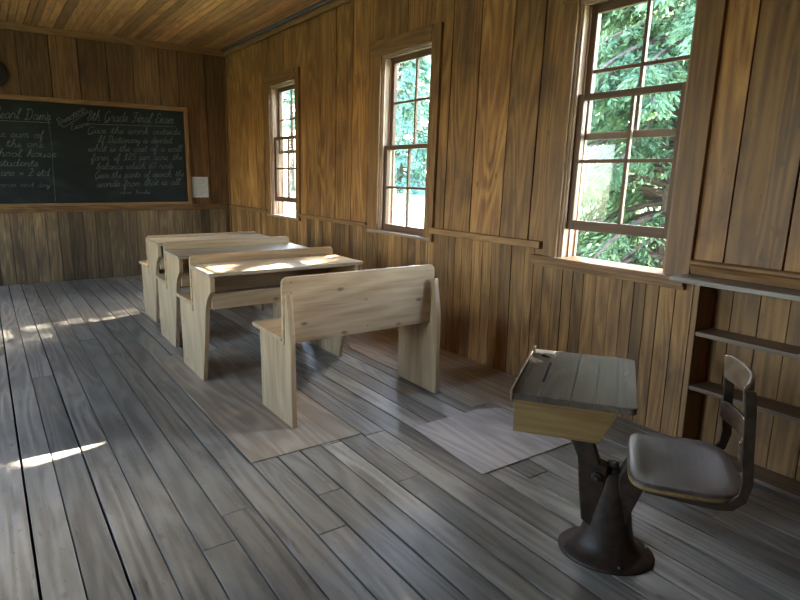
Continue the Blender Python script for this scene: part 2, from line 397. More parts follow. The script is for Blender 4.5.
def window(n, y0, y1, lift, wl, wh, nearw, farw, stool):
    e = bpy.data.objects.new('window_%d' % n, None); COL.objects.link(e); e['kind'] = 'structure'
    k = MB()     # casing boards on the room side
    k.box((XW-.024, y0-nearw, WZ0-.03), (XW+.004, y0+.004, WZ1+.11), 2, .35)
    k.box((XW-.024, y1-.004, WZ0-.03), (XW+.004, y1+farw, WZ1+.0), 2, .6)
    k.box((XW-.028, y0+.004, WZ1-.004), (XW+.004, y1+farw+.008, WZ1+.115), 1, .3)
    k.build('window_casing', M['casing'], e, bevel=.003)
    j = MB()     # lining of the opening and the stops the sashes slide between
    xo = XW+.135
    j.box((XW-.005, y0, WZ0), (xo, y0+.018, WZ1), 2, .4); j.box((XW-.005, y1-.018, WZ0), (xo, y1, WZ1), 2, .8)
    j.box((XW-.005, y0, WZ1-.018), (xo, y1, WZ1), 1, .8)
    for xs_ in (XW+.004, XW+.118):
        j.box((xs_, y0+.018, WZ0), (xs_+.016, y0+.03, WZ1-.018), 2, .4); j.box((xs_, y1-.03, WZ0), (xs_+.016, y1-.018, WZ1-.018), 2, .9)
        j.box((xs_, y0+.03, WZ1-.03), (xs_+.016, y1-.03, WZ1-.018), 1, .7)
    j.box((XW+.064, y1-.028, WZ0), (XW+.074, y1-.018, WZ1-.018), 2, .7); j.box((XW+.064, y0+.018, WZ0), (XW+.074, y0+.028, WZ1-.018), 2, .4)
    j.build('window_jamb', M['jamb'], e, bevel=.002)
    s = MB()
    if stool:
        s.box((XW-.05, y0-.1, WZ0-.02), (XW+.135, y1+.17, WZ0+.001), 1, .5)
        s.box((XW-.035, y0-.105, WZ0-.048), (XW+.004, y1+.175, WZ0-.02), 1, .4); s.box((XW-.02, y0-.105, WZ0-.066), (XW+.004, y1+.175, WZ0-.048), 1, .3)
    else:
        s.box((XW-.032, y0-nearw+.01, WZ0-.022), (XW+.135, y1+farw-.005, WZ0+.001), 1, .5)
    s.build('window_sill', M['casing'] if stool else M['stool'], e, bevel=.003)
    sash(e, 'upper_sash', XW+.094, y0+.02, y1-.02, wh, WZ1-.02, 1, .045, .038, (wh+WZ1)/2)
    sash(e, 'lower_sash', XW+.045, y0+.02, y1-.02, WZ0+.003+lift, wl, 1, .036, .055, (WZ0+lift+wl)/2+.012)
    o = MB()     # outside trim
    for a, b in ((y0-.11, y0), (y1, y1+.11)): o.box((XW+.13, a, WZ0-.05), (XW+.15, b, WZ1+.11), 2, .5)
    o.box((XW+.13, y0, WZ1), (XW+.15, y1, WZ1+.11), 1, .5); o.box((XW+.13, y0-.12, WZ0-.09), (XW+.19, y1+.12, WZ0-.045), 1, .5)
    o.build('outside_trim', M['siding'], e)
    return e
window(1, *WINS[0], .15, 1.71, 1.525, .085, .1, False)
window(2, *WINS[1], .0, 1.545, 1.51, .1, .145, False)
window(3, *WINS[2], .165, 1.765, 1.515, .125, .1, True)

# the old side wall leans outward a little towards its near end
for o in list(COL.objects):
    if o.type == 'MESH' and (o.name == 'wall_right' or o.name in ('trim_2','trim_3','trim_6','trim_7') or (o.parent and (o.parent.name.startswith('window_') or (o.parent.parent and o.parent.parent.name.startswith('window_'))))):
        for v in o.data.vertices:
            if v.co.z > .85:
                v.co.x += (v.co.z-.85)*.036*min(1, max(0, (8.1-v.co.y)/5.5))
# ------------------------------------------------------------------ plywood sheets lying on the floor
def sheet(label, x0, x1, y0, y1, mat, z=.0, th=.006, notch=None):
    p = MB()
    poly = [(x0,y0),(x1,y0),(x1,y1),(x0,y1)] if not notch else notch
    p.prism(poly, 2, z+.0005, z+th, 1, .5)
    return tag(p.build('plywood_sheet', M[mat], bevel=.0012, seg=1), label, 'plywood', 'plywood patches over the floor')
sheet('tan plywood sheet under the pine desk and bench, along their left ends', .885, 1.47, 2.44, 4.31, 'ply')
sheet('pale whitish plywood sheet on the floor between bench and iron desk', 1.735, 2.32, 1.76, 2.52, 'plyw', notch=[(1.735,2.36),(1.70,1.78),(2.30,1.78),(2.33,2.30),(2.19,2.36)])
sheet('reddish plywood strip on the floor along the wainscot under the middle window', 2.19, 2.785, 2.37, 5.2, 'ply', notch=[(2.19,2.40),(2.345,2.40),(2.345,1.98),(2.785,1.98),(2.785,5.2),(2.19,3.8)])

# ------------------------------------------------------------------ pine school benches with desks
TH = .028
def arc(cx, cy, r, a0, a1, n=6): return [(cx+r*math.cos(math.radians(a0+(a1-a0)*i/n)), cy+r*math.sin(math.radians(a0+(a1-a0)*i/n))) for i in range(n+1)]
def rounded_board(mb, x0, x1, y0, y1, z0, z1, r, tone=.6):
    poly = [(x0,z0),(x1,z0)] + arc(x1-r, z1-r, r, 0, 90) + arc(x0+r, z1-r, r, 90, 180)
    mb.prism(poly, 1, y0, y1, 0, tone)
def screws(mb, x, y, z):
    mb.lathe([(.004, -.001), (.004, .001)], n=8)
def make_bench(label):
    t = thing('school_bench', label, 'bench', (1.197, 2.68, .0065))
    W = .965
    # side panels: seat part in front, tall tapering rear part behind the back board
    prof = [(0,0),(.405,0),(.405,.445),(.098,.445),(.098,.43),(.072,.43),(.072,.445),(.05,.703),(.035,.703),(0,.5)]
    MB().prism([(y,z) for y,z in prof], 0, 0, TH, 2, .7).build('side_panel', M['pine'], t, bevel=.002)
    profr = [(.0,0),(.40,0),(.40,.445),(.098,.445),(.098,.43),(.072,.43),(.072,.445),(.05,.703),(.035,.703),(0,.5)]
    MB().prism(profr, 0, W-TH, W, 2, .6).build('side_panel', M['pine'], t, bevel=.002)
    MB().box((-.008, .1, .445), (W+.008, .5, .468), 0, .6).build('seat', M['pine'], t, bevel=.004)
    k = MB(); rounded_board(k, -.004, W+.004, .074, .098, .432, .782, .035, .75)
    bo = k.build('backrest', M['pine'], t, bevel=.003)
    for (x, z) in ((.045,.755),(.045,.70),(W-.05,.75),(W-.05,.69),(.5,.47)):
        s = MB(); s.prism([(x+.004*math.cos(a*math.pi/4), z+.004*math.sin(a*math.pi/4)) for a in range(8)], 1, .0725, .0745, 0, .5)
        s.build('screw', M['steel'], bo)
    return t
make_bench('pale pine bench standing alone in front, its broad backrest turned to the viewer')

def make_desk():
    t = thing('school_desk', '', 'desk')
    W = 1.0
    # side panel outline (depth y from the near edge, height z)
    deskp = [(.285,0),(.448,0),(.448,.44),(.42,.44),(.42,.706),(.045,.706),(.05,.61)] + [(.075,.595),(.115,.56),(.15,.51),(.17,.45),(.2,.32)]
    for x0 in (0, W-TH):
        MB().prism(deskp, 0, x0, x0+TH, 2, .65).build('side_panel', M['pine'], t, bevel=.002)
    for x0 in (0.002, W-TH+.002):
        MB().prism([(.45,0),(.74,0),(.74,.463),(.45,.463)], 0, x0, x0+TH-.004, 2, .8).build('seat_panel', M['pine'], t, bevel=.002)
    k = MB(); k.hexa([(-.012,.022,.706),(W+.02,.022,.706),(W+.02,.418,.708),(-.012,.418,.708),(-.012,.022,.728),(W+.02,.022,.728),(W+.02,.418,.730),(-.012,.418,.730)], 0, .6)
    k.build('desk_top', M['pinetop'], t, bevel=.003)
    k = MB(); rounded_board(k, -.006, W+.006, .42, .445, .43, .787, .03, .6); k.build('back_board', M['pine'], t, bevel=.003)
    k = MB(); k.box((TH, .135, .53), (W-TH, .42, .545), 0, .5); k.build('book_shelf', M['pine'], t, bevel=.002)
    MB().box((TH, .115, .495), (W-TH, .135, .59), 0, .45).build('apron', M['pine'], t, bevel=.002)
    MB().box((-.008, .446, .463), (W+.008, .80, .487), 0, .6).build('seat', M['pine'], t, bevel=.004)
    return t
def kids(o): return [c for c in o.children]
def copy_thing(t, label):
    r = t.copy(); COL.objects.link(r); r['label'] = label
    for ch in kids(t):
        c2 = ch.copy(); COL.objects.link(c2); c2.parent = r
        for g in kids(ch):
            d = g.copy(); COL.objects.link(d); d.parent = c2
    return r
bpy.context.view_layer.update()
d0 = make_desk()
bpy.context.view_layer.update()
d0['group'] = 'pine desks in a row'
lab = ['pale pine desk with attached bench, nearest of the row, sun-flecked top', 'pale pine desk with attached bench, middle one of the row of three', 'pale pine desk with attached bench, farthest of the row, next to the chalkboard wall']
spots = [(1.03, 3.36, .0065), (1.085, 4.235, .0), (1.145, 5.115, .0)]
for i, (x, y, z) in enumerate(spots):
    o = d0 if i == 0 else copy_thing(d0, lab[i])
    o['label'] = lab[i]; o.location = (x, y, z)
    if i == 2:      # the farthest desk has a lower back board
        for ch in o.children:
            if ch.name.startswith('back_board'): ch.scale.z = .955

# ------------------------------------------------------------------ old iron pedestal desk with swivel seat
A = math.radians(35)
ped = thing('pedestal_desk', 'old one-piece school desk with worn wooden lid, iron pedestal and attached chair', 'desk', (1.605, 1.235, 0), A)
# local frame: x along the width, -y towards the pupil's seat
w2, dd = .262, .178
k = MB()    # lid boards and the fixed strip, boards run along the long side of the strip
ysplit = [dd+.002, dd-.05, dd-.145]
def plank(y0, y1, tone, z1=.645): k.box((-w2, y0, .625), (w2, y1, z1), 0, tone)
plank(dd-.075, dd, .25); plank(dd-.17, dd-.0752, .2)
k.build('fixed_top', M['oldtop'], ped, bevel=.0015)
k = MB(); plank(-.062, .0065, .8, .6455); plank(-.124, -.0622, .9, .6455)
poly = [(-w2,-.1242),(w2,-.1242)] + arc(w2-.02, -dd-.004+.02, .02, 0, -90) + arc(-w2+.02, -dd-.004+.02, .02, -90, -180)
k.prism(poly, 2, .625, .6455, 0, .85)
k.build('lid', M['oldtop'], ped, bevel=.0015)
MB().box((-w2-.003, dd, .62), (w2+.003, dd+.008, .658), 0, .7).build('edge_strip', M['shelf'], ped, bevel=.002)
k = MB(); k.lathe([(.026,.6452),(.026,.6466),(.021,.647)], (w2-.075, dd-.055), 24, tone=.5); k.build('inkwell_hole', M['dark'], ped)
k = MB(); k.box((-.12, dd-.078, .6452), (.1, dd-.07, .6462), 0, .5); k.build('pencil_groove', M['dark'], ped)
# box under the lid: end boards are trapezoids
tr = [(dd-.004,.625),(dd-.004,.518),(-.083,.518),(-.128,.61),(-.128,.625)]
for x0 in (-w2+.008, w2-.024):
    MB().prism(tr, 0, x0, x0+.016, 1, .6).build('end_board', M['oak'], ped, bevel=.0015)
k = MB(); k.box((-w2+.024, dd-.02, .518), (w2-.024, dd-.004, .625), 0, .5); k.box((-w2+.024, -.083, .518), (w2-.024, dd-.02, .528), 0, .4)
k.hexa([(-w2+.024,-.128,.612),(w2-.024,-.128,.612),(w2-.024,-.085,.519),(-w2+.024,-.085,.519),(-w2+.024,-.128,.625),(w2-.024,-.128,.625),(w2-.024,-.071,.519),(-w2+.024,-.071,.519)], 0, .5)
k.build('book_box', M['oak'], ped)
# iron work
PX, PY = .018, -.136      # pedestal axis
k = MB(); k.lathe([(.14,0),(.14,.006),(.134,.012),(.115,.018),(.096,.03),(.08,.055),(.071,.1),(.064,.16),(.056,.23),(.047,.29),(.04,.31),(.02,.312)], (PX, PY), 40, .98, 1.17, tone=.5)
bs = k.build('pedestal', M['iron'], ped)
for a_ in (25, 110, 200, 290):
    MB().lathe([(.0075,.013),(.0075,.018),(.003,.02)], (PX+.118*math.cos(math.radians(a_)), PY+.142*math.sin(math.radians(a_))), 10, tone=.5).build('bolt', M['steel'], bs)
k = MB(); k.lathe([(.03,.308),(.03,.322),(.022,.322),(.022,.34),(.008,.342)], (PX, PY), 6, tone=.5)
k.build('swivel_nut', M['iron'], bs)
# desk arm: a web from the pedestal's flank up to the box
k = MB()
arm = [(PY+.045,.10),(PY+.09,.13),(PY+.105,.24),(PY+.118,.36),(PY+.168,.48),(PY+.185,.517),(PY+.092,.517),(PY+.07,.42),(PY+.045,.345),(PY+.018,.335),(PY+.025,.25)]
k.prism(arm, 0, -.03, .03, 2, .5); k.box((-.12, PY+.06, .509), (.12, PY+.26, .5175), 1, .5)
k.tube([(-.04, PY+.05, .3), (.04, PY+.05, .3)], .018, 12, 0, .5)
k.build('desk_arm', M['iron'], ped, bevel=.006)
MB().tube([(-.046, PY+.052, .3), (-.04, PY+.052, .3)], .006, 10, 0, .5).build('bolt', M['steel'], ped)
# seat arm and chair frame
k = MB()
k.prism([(PY-.03,.14),(PY-.05,.12),(PY-.075,.2),(PY-.11,.30),(PY-.30,.352),(PY-.30,.366),(PY-.04,.366),(PY-.02,.31)], 0, -.028, .028, 2, .5)
k.build('seat_arm', M['iron'], ped, bevel=.005)
SZ = .372
k = MB()
def strap(mb, path, wd, th):
    """flat bar following a path of (x,y,z); wd measured along the given side vectors"""
    rr = []
    for (p, s, t_) in path:
        p, s, t_ = Vector(p), Vector(s).normalized()*wd/2, Vector(t_).normalized()*th/2
        rr.append([p-s-t_, p+s-t_, p+s+t_, p-s+t_])
    mb.rings(rr, 2, .5, smooth=False)
YBK = -.494
for sx in (-1, 1):
    x = sx*.192
    strap(k, [((sx*.165,-.23,SZ-.012),(0,0,1),(1,0,0)), ((sx*.185,-.36,SZ-.014),(0,0,1),(1,0,0)), ((x,-.43,SZ-.014),(0,0,1),(1,0,0)), ((x,YBK+.03,SZ-.008),(0,.4,1),(1,0,0)),
              ((x,YBK+.004,SZ+.02),(0,1,1),(1,0,0)), ((x,YBK-.004,SZ+.07),(0,1,.2),(1,0,0)), ((x*.98,YBK+.004,.52),(0,1,0),(1,0,0)), ((x*.95,YBK+.012,.66),(0,1,0),(1,0,0)), ((x*.94,YBK+.018,.705),(0,1,0),(1,0,0)), ((x*.93,YBK+.02,.716),(0,.4,0),(1,0,0))], .03, .012)
k.tube([(-.16,-.25,SZ-.02),(.16,-.25,SZ-.02)], .01, 8, 0, .5); k.tube([(-.185,-.46,SZ-.02),(.185,-.46,SZ-.02)], .01, 8, 0, .5)
k.build('chair_frame', M['iron'], ped, bevel=.002)
def superseat():
    k = MB(); rings = []
    n = 44
    for (zz, sc) in ((SZ, .93), (SZ+.004, .985), (SZ+.012, 1), (SZ+.017, .99), (SZ+.02, .965), (SZ+.016, .75), (SZ+.010, .45), (SZ+.008, .12)):
        r = []
        for i in range(n):
            a = 2*math.pi*i/n; ca, sa = math.cos(a), math.sin(a)
            e = .36 if sa > 0 else .62
            px = math.copysign(abs(ca)**e, ca)*.211; py = math.copysign(abs(sa)**e, sa)*.166
            r.append((px*sc, -.345+py*sc, zz))
        rings.append(r)
    k.rings(rings, 0, .6); return k
superseat().build('seat', [M['oldseat']], ped)
k = MB(); n = 44; rr = []
for zz, sc in ((SZ-.006,.9),(SZ-.004,.985),(SZ+.0,1.006),(SZ+.011,1.006),(SZ+.011,.996),(SZ-.001,.97)):
    r = []
    for i in range(n):
        a = 2*math.pi*i/n; ca, sa = math.cos(a), math.sin(a); e = .36 if sa > 0 else .62
        r.append((math.copysign(abs(ca)**e, ca)*.211*sc, -.345+math.copysign(abs(sa)**e, sa)*.166*sc, zz))
    rr.append(r)
k.rings(rr, 0, .6); k.build('seat_edge', M['oak'], ped)
def slat(z0, z1, xw, yb, tilt):
    k = MB(); rings = []; n = 14
    for i in range(n+1):
        s = -1 + 2*i/n
        x = s*xw; bow = -.042*(1-s*s)
        e = 1 - max(0, abs(s)-.86)/.14*.16
        zc, h = (z0+z1)/2, (z1-z0)/2*e
        y = yb + bow
        rings.append([(x, y+.007+tilt*-.5, zc-h), (x, y-.007+tilt*-.5, zc-h), (x, y-.007+tilt*.5, zc+h), (x, y+.007+tilt*.5, zc+h)])
    k.rings(rings, 0, .55); return k
slat(.640, .728, .176, YBK+.028, .006).build('back_slat', M['shelf'], ped, bevel=.003)
slat(.495, .563, .180, YBK+.022, .004).build('back_slat', M['shelf'], ped, bevel=.003)

# ------------------------------------------------------------------ bookcase by the right wall
bk = thing('bookcase', 'low open bookcase of dark boards against the wall beside the iron desk', 'bookcase', (0,0,0))
XF, Y1, Y0 = 2.648, 1.436, -.45
MB().box((XF, Y1-.024, 0), (XW-.001, Y1, .828), 2, .6).build('side_panel', M['trim'], bk, bevel=.002)
MB().box((XF, Y0, 0), (XW-.001, Y0+.024, .828), 2, .8).build('side_panel', M['shelf'], bk, bevel=.002)
MB().box((XF-.012, Y0-.05, .829), (XW-.001, 1.558, .852), 1, .5).build('top_board', M['ledge'], bk, bevel=.003)
for z in (.600, .338, .012):
    MB().box((XF+.004, Y0+.024, z-.008), (XW-.003, Y1-.024, z+.012), 1, .7).build('shelf', M['shelf'], bk, bevel=.002)

# ------------------------------------------------------------------ chalkboard
cb = thing('chalkboard', 'long dark chalkboard with wooden frame and handwriting on the back wall', 'chalkboard', (0,0,0))
BX0, BX1, BZ0, BZ1 = -2.1, 2.222, .925, 2.06
YS = YB-.014
sl = MB().box((BX0, YS, BZ0), (BX1, YB-.001, BZ1), 0, .5).build('slate', M['slate'], cb)
fr = MB(); fw = .05
fr.box((BX0-fw, YB-.03, BZ1), (BX1+fw, YB-.001, BZ1+fw), 0, .8); fr.box((BX0-fw, YB-.034, BZ0-.032), (BX1+fw, YB-.001, BZ0), 0, .35)
fr.box((BX1, YB-.03, BZ0), (BX1+fw, YB-.001, BZ1), 2, .6); fr.box((BX0-fw, YB-.03, BZ0), (BX0, YB-.001, BZ1), 2, .6)
fr.build('board_frame', M['trim'], cb, bevel=.003)
ALPH = {
'a':(5.0,[[(4,3.5),(2.5,4),(1,3),(.8,1),(2,0),(3.5,1),(4,3.5),(4,1),(4.6,0),(5.3,.7)]]),
'b':(4.4,[[(0,.5),(2,5),(2.6,7.5),(1.8,8),(1.2,5),(1.2,1),(2.5,0),(3.6,1),(3.4,2.8),(2.4,3),(4.5,3)]]),
'c':(4.2,[[(3.8,3.4),(2.6,4),(1,3),(.8,1),(2,0),(3.6,.4),(4.4,.9)]]),
'd':(5.2,[[(4,3.5),(2.5,4),(1,3),(.8,1),(2,0),(3.5,1),(4.4,8),(4.1,1),(4.8,0),(5.5,.8)]]),
'e':(3.8,[[(0,.6),(2.2,1.6),(3,3),(2.2,4),(1.1,3),(1,1),(2.2,0),(4,.8)]]),
'f':(3.6,[[(0,.5),(2.5,5),(3,7.5),(2.2,8),(1.8,5),(1.6,-3.5),(2.4,-4),(2.8,-1),(2,0),(3.8,.9)]]),
'g':(5.0,[[(4,3.5),(2.5,4),(1,3),(.8,1),(2,0),(3.6,1.2),(4,3.8),(3.6,-3),(2.4,-4),(1.6,-3),(3,-.8),(5.2,.8)]]),
'h':(4.8,[[(0,.5),(2,5),(2.5,7.5),(1.7,8),(1.2,4),(1.1,0),(1.4,2.5),(2.8,4),(3.7,3),(3.6,.6),(4.2,0),(5,.8)]]),
'i':(2.6,[[(0,.6),(1.2,4),(1.2,.8),(1.8,0),(2.8,.8)],[(1.6,5.5),(1.9,5.9)]]),
'k':(4.4,[[(0,.5),(2,5),(2.5,7.5),(1.7,8),(1.2,4),(1.1,0),(1.6,2.4),(3.2,4),(3.4,2.8),(1.8,2.1),(3.2,.3),(4.6,.8)]]),
'l':(2.8,[[(0,.5),(2,5),(2.6,7.5),(1.8,8),(1.2,5),(1.2,1),(1.9,0),(3,.8)]]),
'm':(6.3,[[(0,.6),(1,4),(1.1,0),(1.3,2.6),(2.3,4),(3,3.2),(3,0),(3.2,2.6),(4.3,4),(5,3.2),(5,.6),(5.6,0),(6.4,.8)]]),
'n':(4.7,[[(0,.6),(1,4),(1.1,0),(1.3,2.6),(2.5,4),(3.4,3.2),(3.4,.6),(4,0),(4.8,.8)]]),
'o':(4.4,[[(2.4,4),(1,3.2),(.8,1),(2.2,0),(3.6,1),(3.4,3.2),(2.2,4),(3,3.2),(4.6,3.4)]]),
'p':(4.5,[[(0,.6),(1.4,4.4),(1,-4),(1.3,2.5),(2.6,4),(3.7,3),(3.5,.8),(2.2,0),(1.4,.8),(4.6,.6)]]),
'q':(5.0,[[(4,3.5),(2.5,4),(1,3),(.8,1),(2,0),(3.6,1.2),(4,3.8),(3.8,-3.6),(4.6,-3.8),(5,.8)]]),
'r':(4.2,[[(0,.6),(1.2,4.4),(1.8,3.4),(3.2,3.6),(3,1),(3.6,0),(4.4,.8)]]),
's':(3.7,[[(0,.6),(2,4.2),(3,1.2),(2.2,0),(.8,.4),(3.8,.8)]]),
't':(3.2,[[(0,.6),(1.8,6.5),(1.5,1),(2.2,0),(3.2,.8)],[(.4,4.6),(3.2,4.9)]]),
'u':(5.0,[[(0,.6),(1,4),(1,.8),(2,0),(3.4,1.2),(3.8,4),(3.8,.8),(4.4,0),(5.2,.8)]]),
'v':(4.4,[[(0,.6),(1,4),(1.4,1),(2,0),(3.2,2),(3.6,4),(4.6,3.6)]]),
'w':(6.2,[[(0,.6),(1,4),(1.2,.6),(2.2,0),(3,1.4),(3.2,4),(3.4,.6),(4.4,0),(5.2,2),(5.4,4),(6.4,3.6)]]),
'x':(4.0,[[(0,.6),(1.2,4),(2.4,.2),(4,.8)],[(3.4,4),(.6,0)]]),
'y':(4.8,[[(0,.6),(1,4),(1.2,1),(2.2,.2),(3.4,1.4),(3.8,4),(3.4,-3),(2.2,-4),(1.6,-3),(5,.8)]]),
'P':(6.0,[[(1.5,0),(2,8),(.6,6.4),(2.4,8.4),(5,8),(5.6,6),(4,4.2),(2.2,4.4)]]),
'L':(6.2,[[(4.4,7),(3.4,8.4),(2.2,7),(2.4,2),(1.2,.2),(.4,.9),(1.6,1.2),(3.6,0),(6,.8)]]),
'G':(6.4,[[(5,7),(3.8,8.3),(1.4,6),(.9,2),(2.6,0),(4.6,1.2),(5,4),(4.9,1),(3.6,-1.2),(1.6,-.6),(6.2,.9)]]),
'E':(5.6,[[(4.6,7),(3.2,8.3),(1.6,7),(2,5),(3.4,4.4),(1.6,4),(.8,1.6),(2.4,0),(5,1.2)]]),
'I':(4.4,[[(.4,2),(2.4,7.6),(3.2,8.2),(2.9,3),(1.6,.1),(.2,.9),(3.8,1.4)]]),
'D':(6.6,[[(2,8),(1.8,.8),(.6,.4),(1.6,0),(4.6,.6),(5.8,4),(4.4,7.6),(1.4,8.2),(.6,7)]]),
'F':(5.8,[[(.6,7),(1.6,8.2),(5.6,7.8)],[(3.6,8),(3,1.4),(1.6,0),(.4,1)],[(2,4.2),(4.6,4.4)]]),
'T':(5.0,[[(.4,7),(1.4,8.2),(5.2,7.8)],[(3.2,8),(2.6,1.4),(1.4,0),(.4,1)]]),
'W':(8.0,[[(.4,7),(1.4,8),(1.8,.2),(4,6.6),(4.2,.2),(6.6,7),(7.6,8)]]),
'8':(5.0,[[(4,7),(2.4,8),(1,6.6),(2.4,4.4),(4,2),(2.6,0),(1,1.6),(2.6,4.2),(4.2,6.6),(3.4,7.8)]]),
'6':(4.6,[[(3.6,8),(1.4,4),(1,1.4),(2.4,0),(3.8,1.4),(2.8,3.4),(1.2,2)]]),
'0':(4.6,[[(2.4,8),(1,5),(1.2,1),(2.4,0),(3.8,2),(3.8,6),(2.4,8)]]),
'5':(4.6,[[(4,8),(1.6,8),(1.2,4.8),(3,5),(3.8,2.6),(2.6,.2),(.8,.8)]]),
'2':(4.8,[[(1,6.6),(2.4,8),(3.8,6.6),(2.6,3.4),(.8,.2),(2.4,.6),(4.6,.2)]]),
'$':(4.6,[[(3.8,6.6),(2.2,7.4),(1.2,5.6),(3.6,2.4),(2.2,.6),(.8,1.6)],[(2.9,8.6),(1.9,-.6)]]),
'?':(4.2,[[(1,6.6),(2.2,8),(3.4,6.6),(2,3.6),(2,2)],[(1.8,.3),(2,.0)]]),
'.':(2,[[(.6,0),(.9,.3)]]), ',':(2,[[(.9,.3),(.4,-1)]]), "'":(1.6,[[(1.2,8),(.9,6.6)]]), '=':(5,[[(.6,3),(4,3)],[(.6,1.6),(4,1.6)]]), ' ':(4,[]),
}
def smooth(p):
    if len(p) < 3: return p
    out = []
    for i in range(len(p)-1):
        p0, p1, p2, p3 = p[max(i-1,0)], p[i], p[i+1], p[min(i+2,len(p)-1)]
        for k in range(3):
            t = k/3
            out.append(tuple(.5*((2*p1[d])+(-p0[d]+p2[d])*t+(2*p0[d]-5*p1[d]+4*p2[d]-p3[d])*t*t+(-p0[d]+3*p1[d]-3*p2[d]+p3[d])*t**3) for d in (0,1)))
    return out+[p[-1]]
def write(mb, text, x0, x1, z, h, slope=0, wid=.0055, rot=0):
    """one line of cursive: from x0 to x1 on baseline z, capital height h"""
    tot = sum(ALPH[ch][0] for ch in text); sx = (x1-x0)/tot; sz = h/8
    cx = 0
    for ch in text:
        adv, strokes = ALPH[ch]
        jz = U(-.25, .25)
        for st in strokes:
            pts = []
            for (a, b) in smooth(st):
                lx, lz = (cx+a)*sx + b*sz*.3, (b+jz)*sz
                lz += lx*slope
                pts.append((x0 + lx*math.cos(rot) - lz*math.sin(rot), z + lx*math.sin(rot) + lz*math.cos(rot)))
            stroke(mb, pts, wid)
        cx += adv
def stroke(mb, pts, wid):
    off, tone = mb.rnd(None)
    for (a, b) in zip(pts, pts[1:]):
        d = Vector((b[0]-a[0], 0, b[1]-a[1]))
        if d.length < 1e-6: continue
        n = Vector((-d.z, 0, d.x)).normalized()*wid/2
        d = d.normalized()*wid*.3
        P_, Q_ = Vector((a[0], YS-.0012, a[1]))-d, Vector((b[0], YS-.0012, b[1]))+d
        v = [mb.bm.verts.new(p) for p in (P_-n, Q_-n, Q_+n, P_+n)]
        mb._face(v, 0, off, tone)
k = MB()
write(k, '8th Grade Final Exam', 1.10, 2.09, 1.885, .115, .02, .0065)
stroke(k, [(1.08, 1.842), (2.12, 1.868)], .006)
ys_ = [('Give the work outside', 1.09, 2.17), ('If Dictionary is divided.', 1.2, 2.07), ('what is the cost of a wall', 1.09, 2.17), ('farm, if $25 per acre, the', 1.11, 2.17), ('balance which 60 rods.', 1.16, 2.07), ('Give the parts of speech, the', 1.13, 2.18), ('words from that is all', 1.15, 2.12)]
for i, (s_, a, b) in enumerate(ys_):
    write(k, s_, a, b, 1.735-.104*i, .08, .035, .006)
write(k, 'open books', 1.4, 1.75, 1.03, .045, 0, .006)
k.build('chalk_writing', M['chalkline'], sl)
k = MB()
write(k, 'Pearl Dams', .17, .73, 1.855, .115, .008, .007)
stroke(k, [(.1, 1.828), (.74, 1.835)], .006)
for i, (s_, a, b) in enumerate([('The sum of', .12, .64), ('in the one', .13, .63), ('school house', .08, .75), ('students', .17, .56), ('are = 2 std', .19, .66)]):
    write(k, s_, a, b, 1.655-.105*i, .085, .01, .006)
write(k, 'names and day', .12, .66, 1.115, .05, 0, .006)
k.build('chalk_writing', M['chalkline'], sl)
k = MB()
write(k, 'Practice', .8, 1.14, 1.80, .07, 0, .006, math.radians(30)); write(k, 'Exams', .93, 1.14, 1.76, .06, 0, .006, math.radians(20))
stroke(k, [(.86,1.79),(.82,1.83),(1.08,2.02),(1.13,1.98),(.86,1.79)], .006)
k.build('chalk_writing', M['chalkline'], sl)
k = MB(); stroke(k, [(.70,.95),(.706,1.3),(.72,1.6),(.71,1.95)], .004); k.build('board_joint', M['chalkline'], sl)

k = MB(); k.box((2.285, YB-.006, .978), (2.495, YB-.0015, 1.245), 2, .5)
pn = k.build('paper_notice', M['paper']); tag(pn, 'small white printed sheet pinned to the wall right of the chalkboard', 'notice')
k = MB()
for i in range(9):
    z = 1.215-.025*i; k.box((2.305, YB-.0068, z-.005), (2.475-U(0,.06), YB-.0058, z), 0, .5)
k.build('printed_lines', M['ink'], pn)
k = MB(); rings = []
for r, y in ((.155, YB-.001), (.155, YB-.03), (.14, YB-.038), (.02, YB-.036)):
    rings.append([(.215+r*math.cos(2*math.pi*i/32), y, 2.33+r*math.sin(2*math.pi*i/32)) for i in range(32)])
k.rings(rings, 1, .5)
tag(k.build('wall_disc', M['plaque']), 'round black disc hung on the wall above the chalkboard', 'wall decoration')

# ------------------------------------------------------------------ outside: lawn, trees
g = MB(); g.box((-40, -40, -.6), (120, 140, -.3), 0, .5); g.build('ground', M['lawn'], kind='structure')

def quads_object(name, verts, faces, tones, mat, parent, kind='stuff'):
    me = bpy.data.meshes.new(name); me.from_pydata(verts, [], faces)
    at = me.attributes.new('tone', 'FLOAT', 'FACE'); at.data.foreach_set('value', tones)
    me.materials.append(mat); o = bpy.data.objects.new(name, me); COL.objects.link(o); o.parent = parent
    if kind: o['kind'] = kind
    return o
def leaf(vs, fs, ts, p, d, n_, ln, wd, tone):
    s = d.cross(n_)
    if s.length < 1e-4: s = d.orthogonal()
    s = s.normalized()*wd/2; b = len(vs)
    m = p + d*ln*.45
    vs.extend([tuple(p), tuple(m - s), tuple(p + d*ln), tuple(m + s)]); fs.append((b, b+1, b+2, b+3)); ts.append(tone)
SUN = Vector((-1, -.28, -.62)).normalized()
GAPS = [(Vector((1.70, 1.52, .645)), SUN, .12), (Vector((.3, 3.1, 0)), SUN, .075), (Vector((.1, 3.0, 0)), SUN, .075)]   # openings in the crowns where light falls through
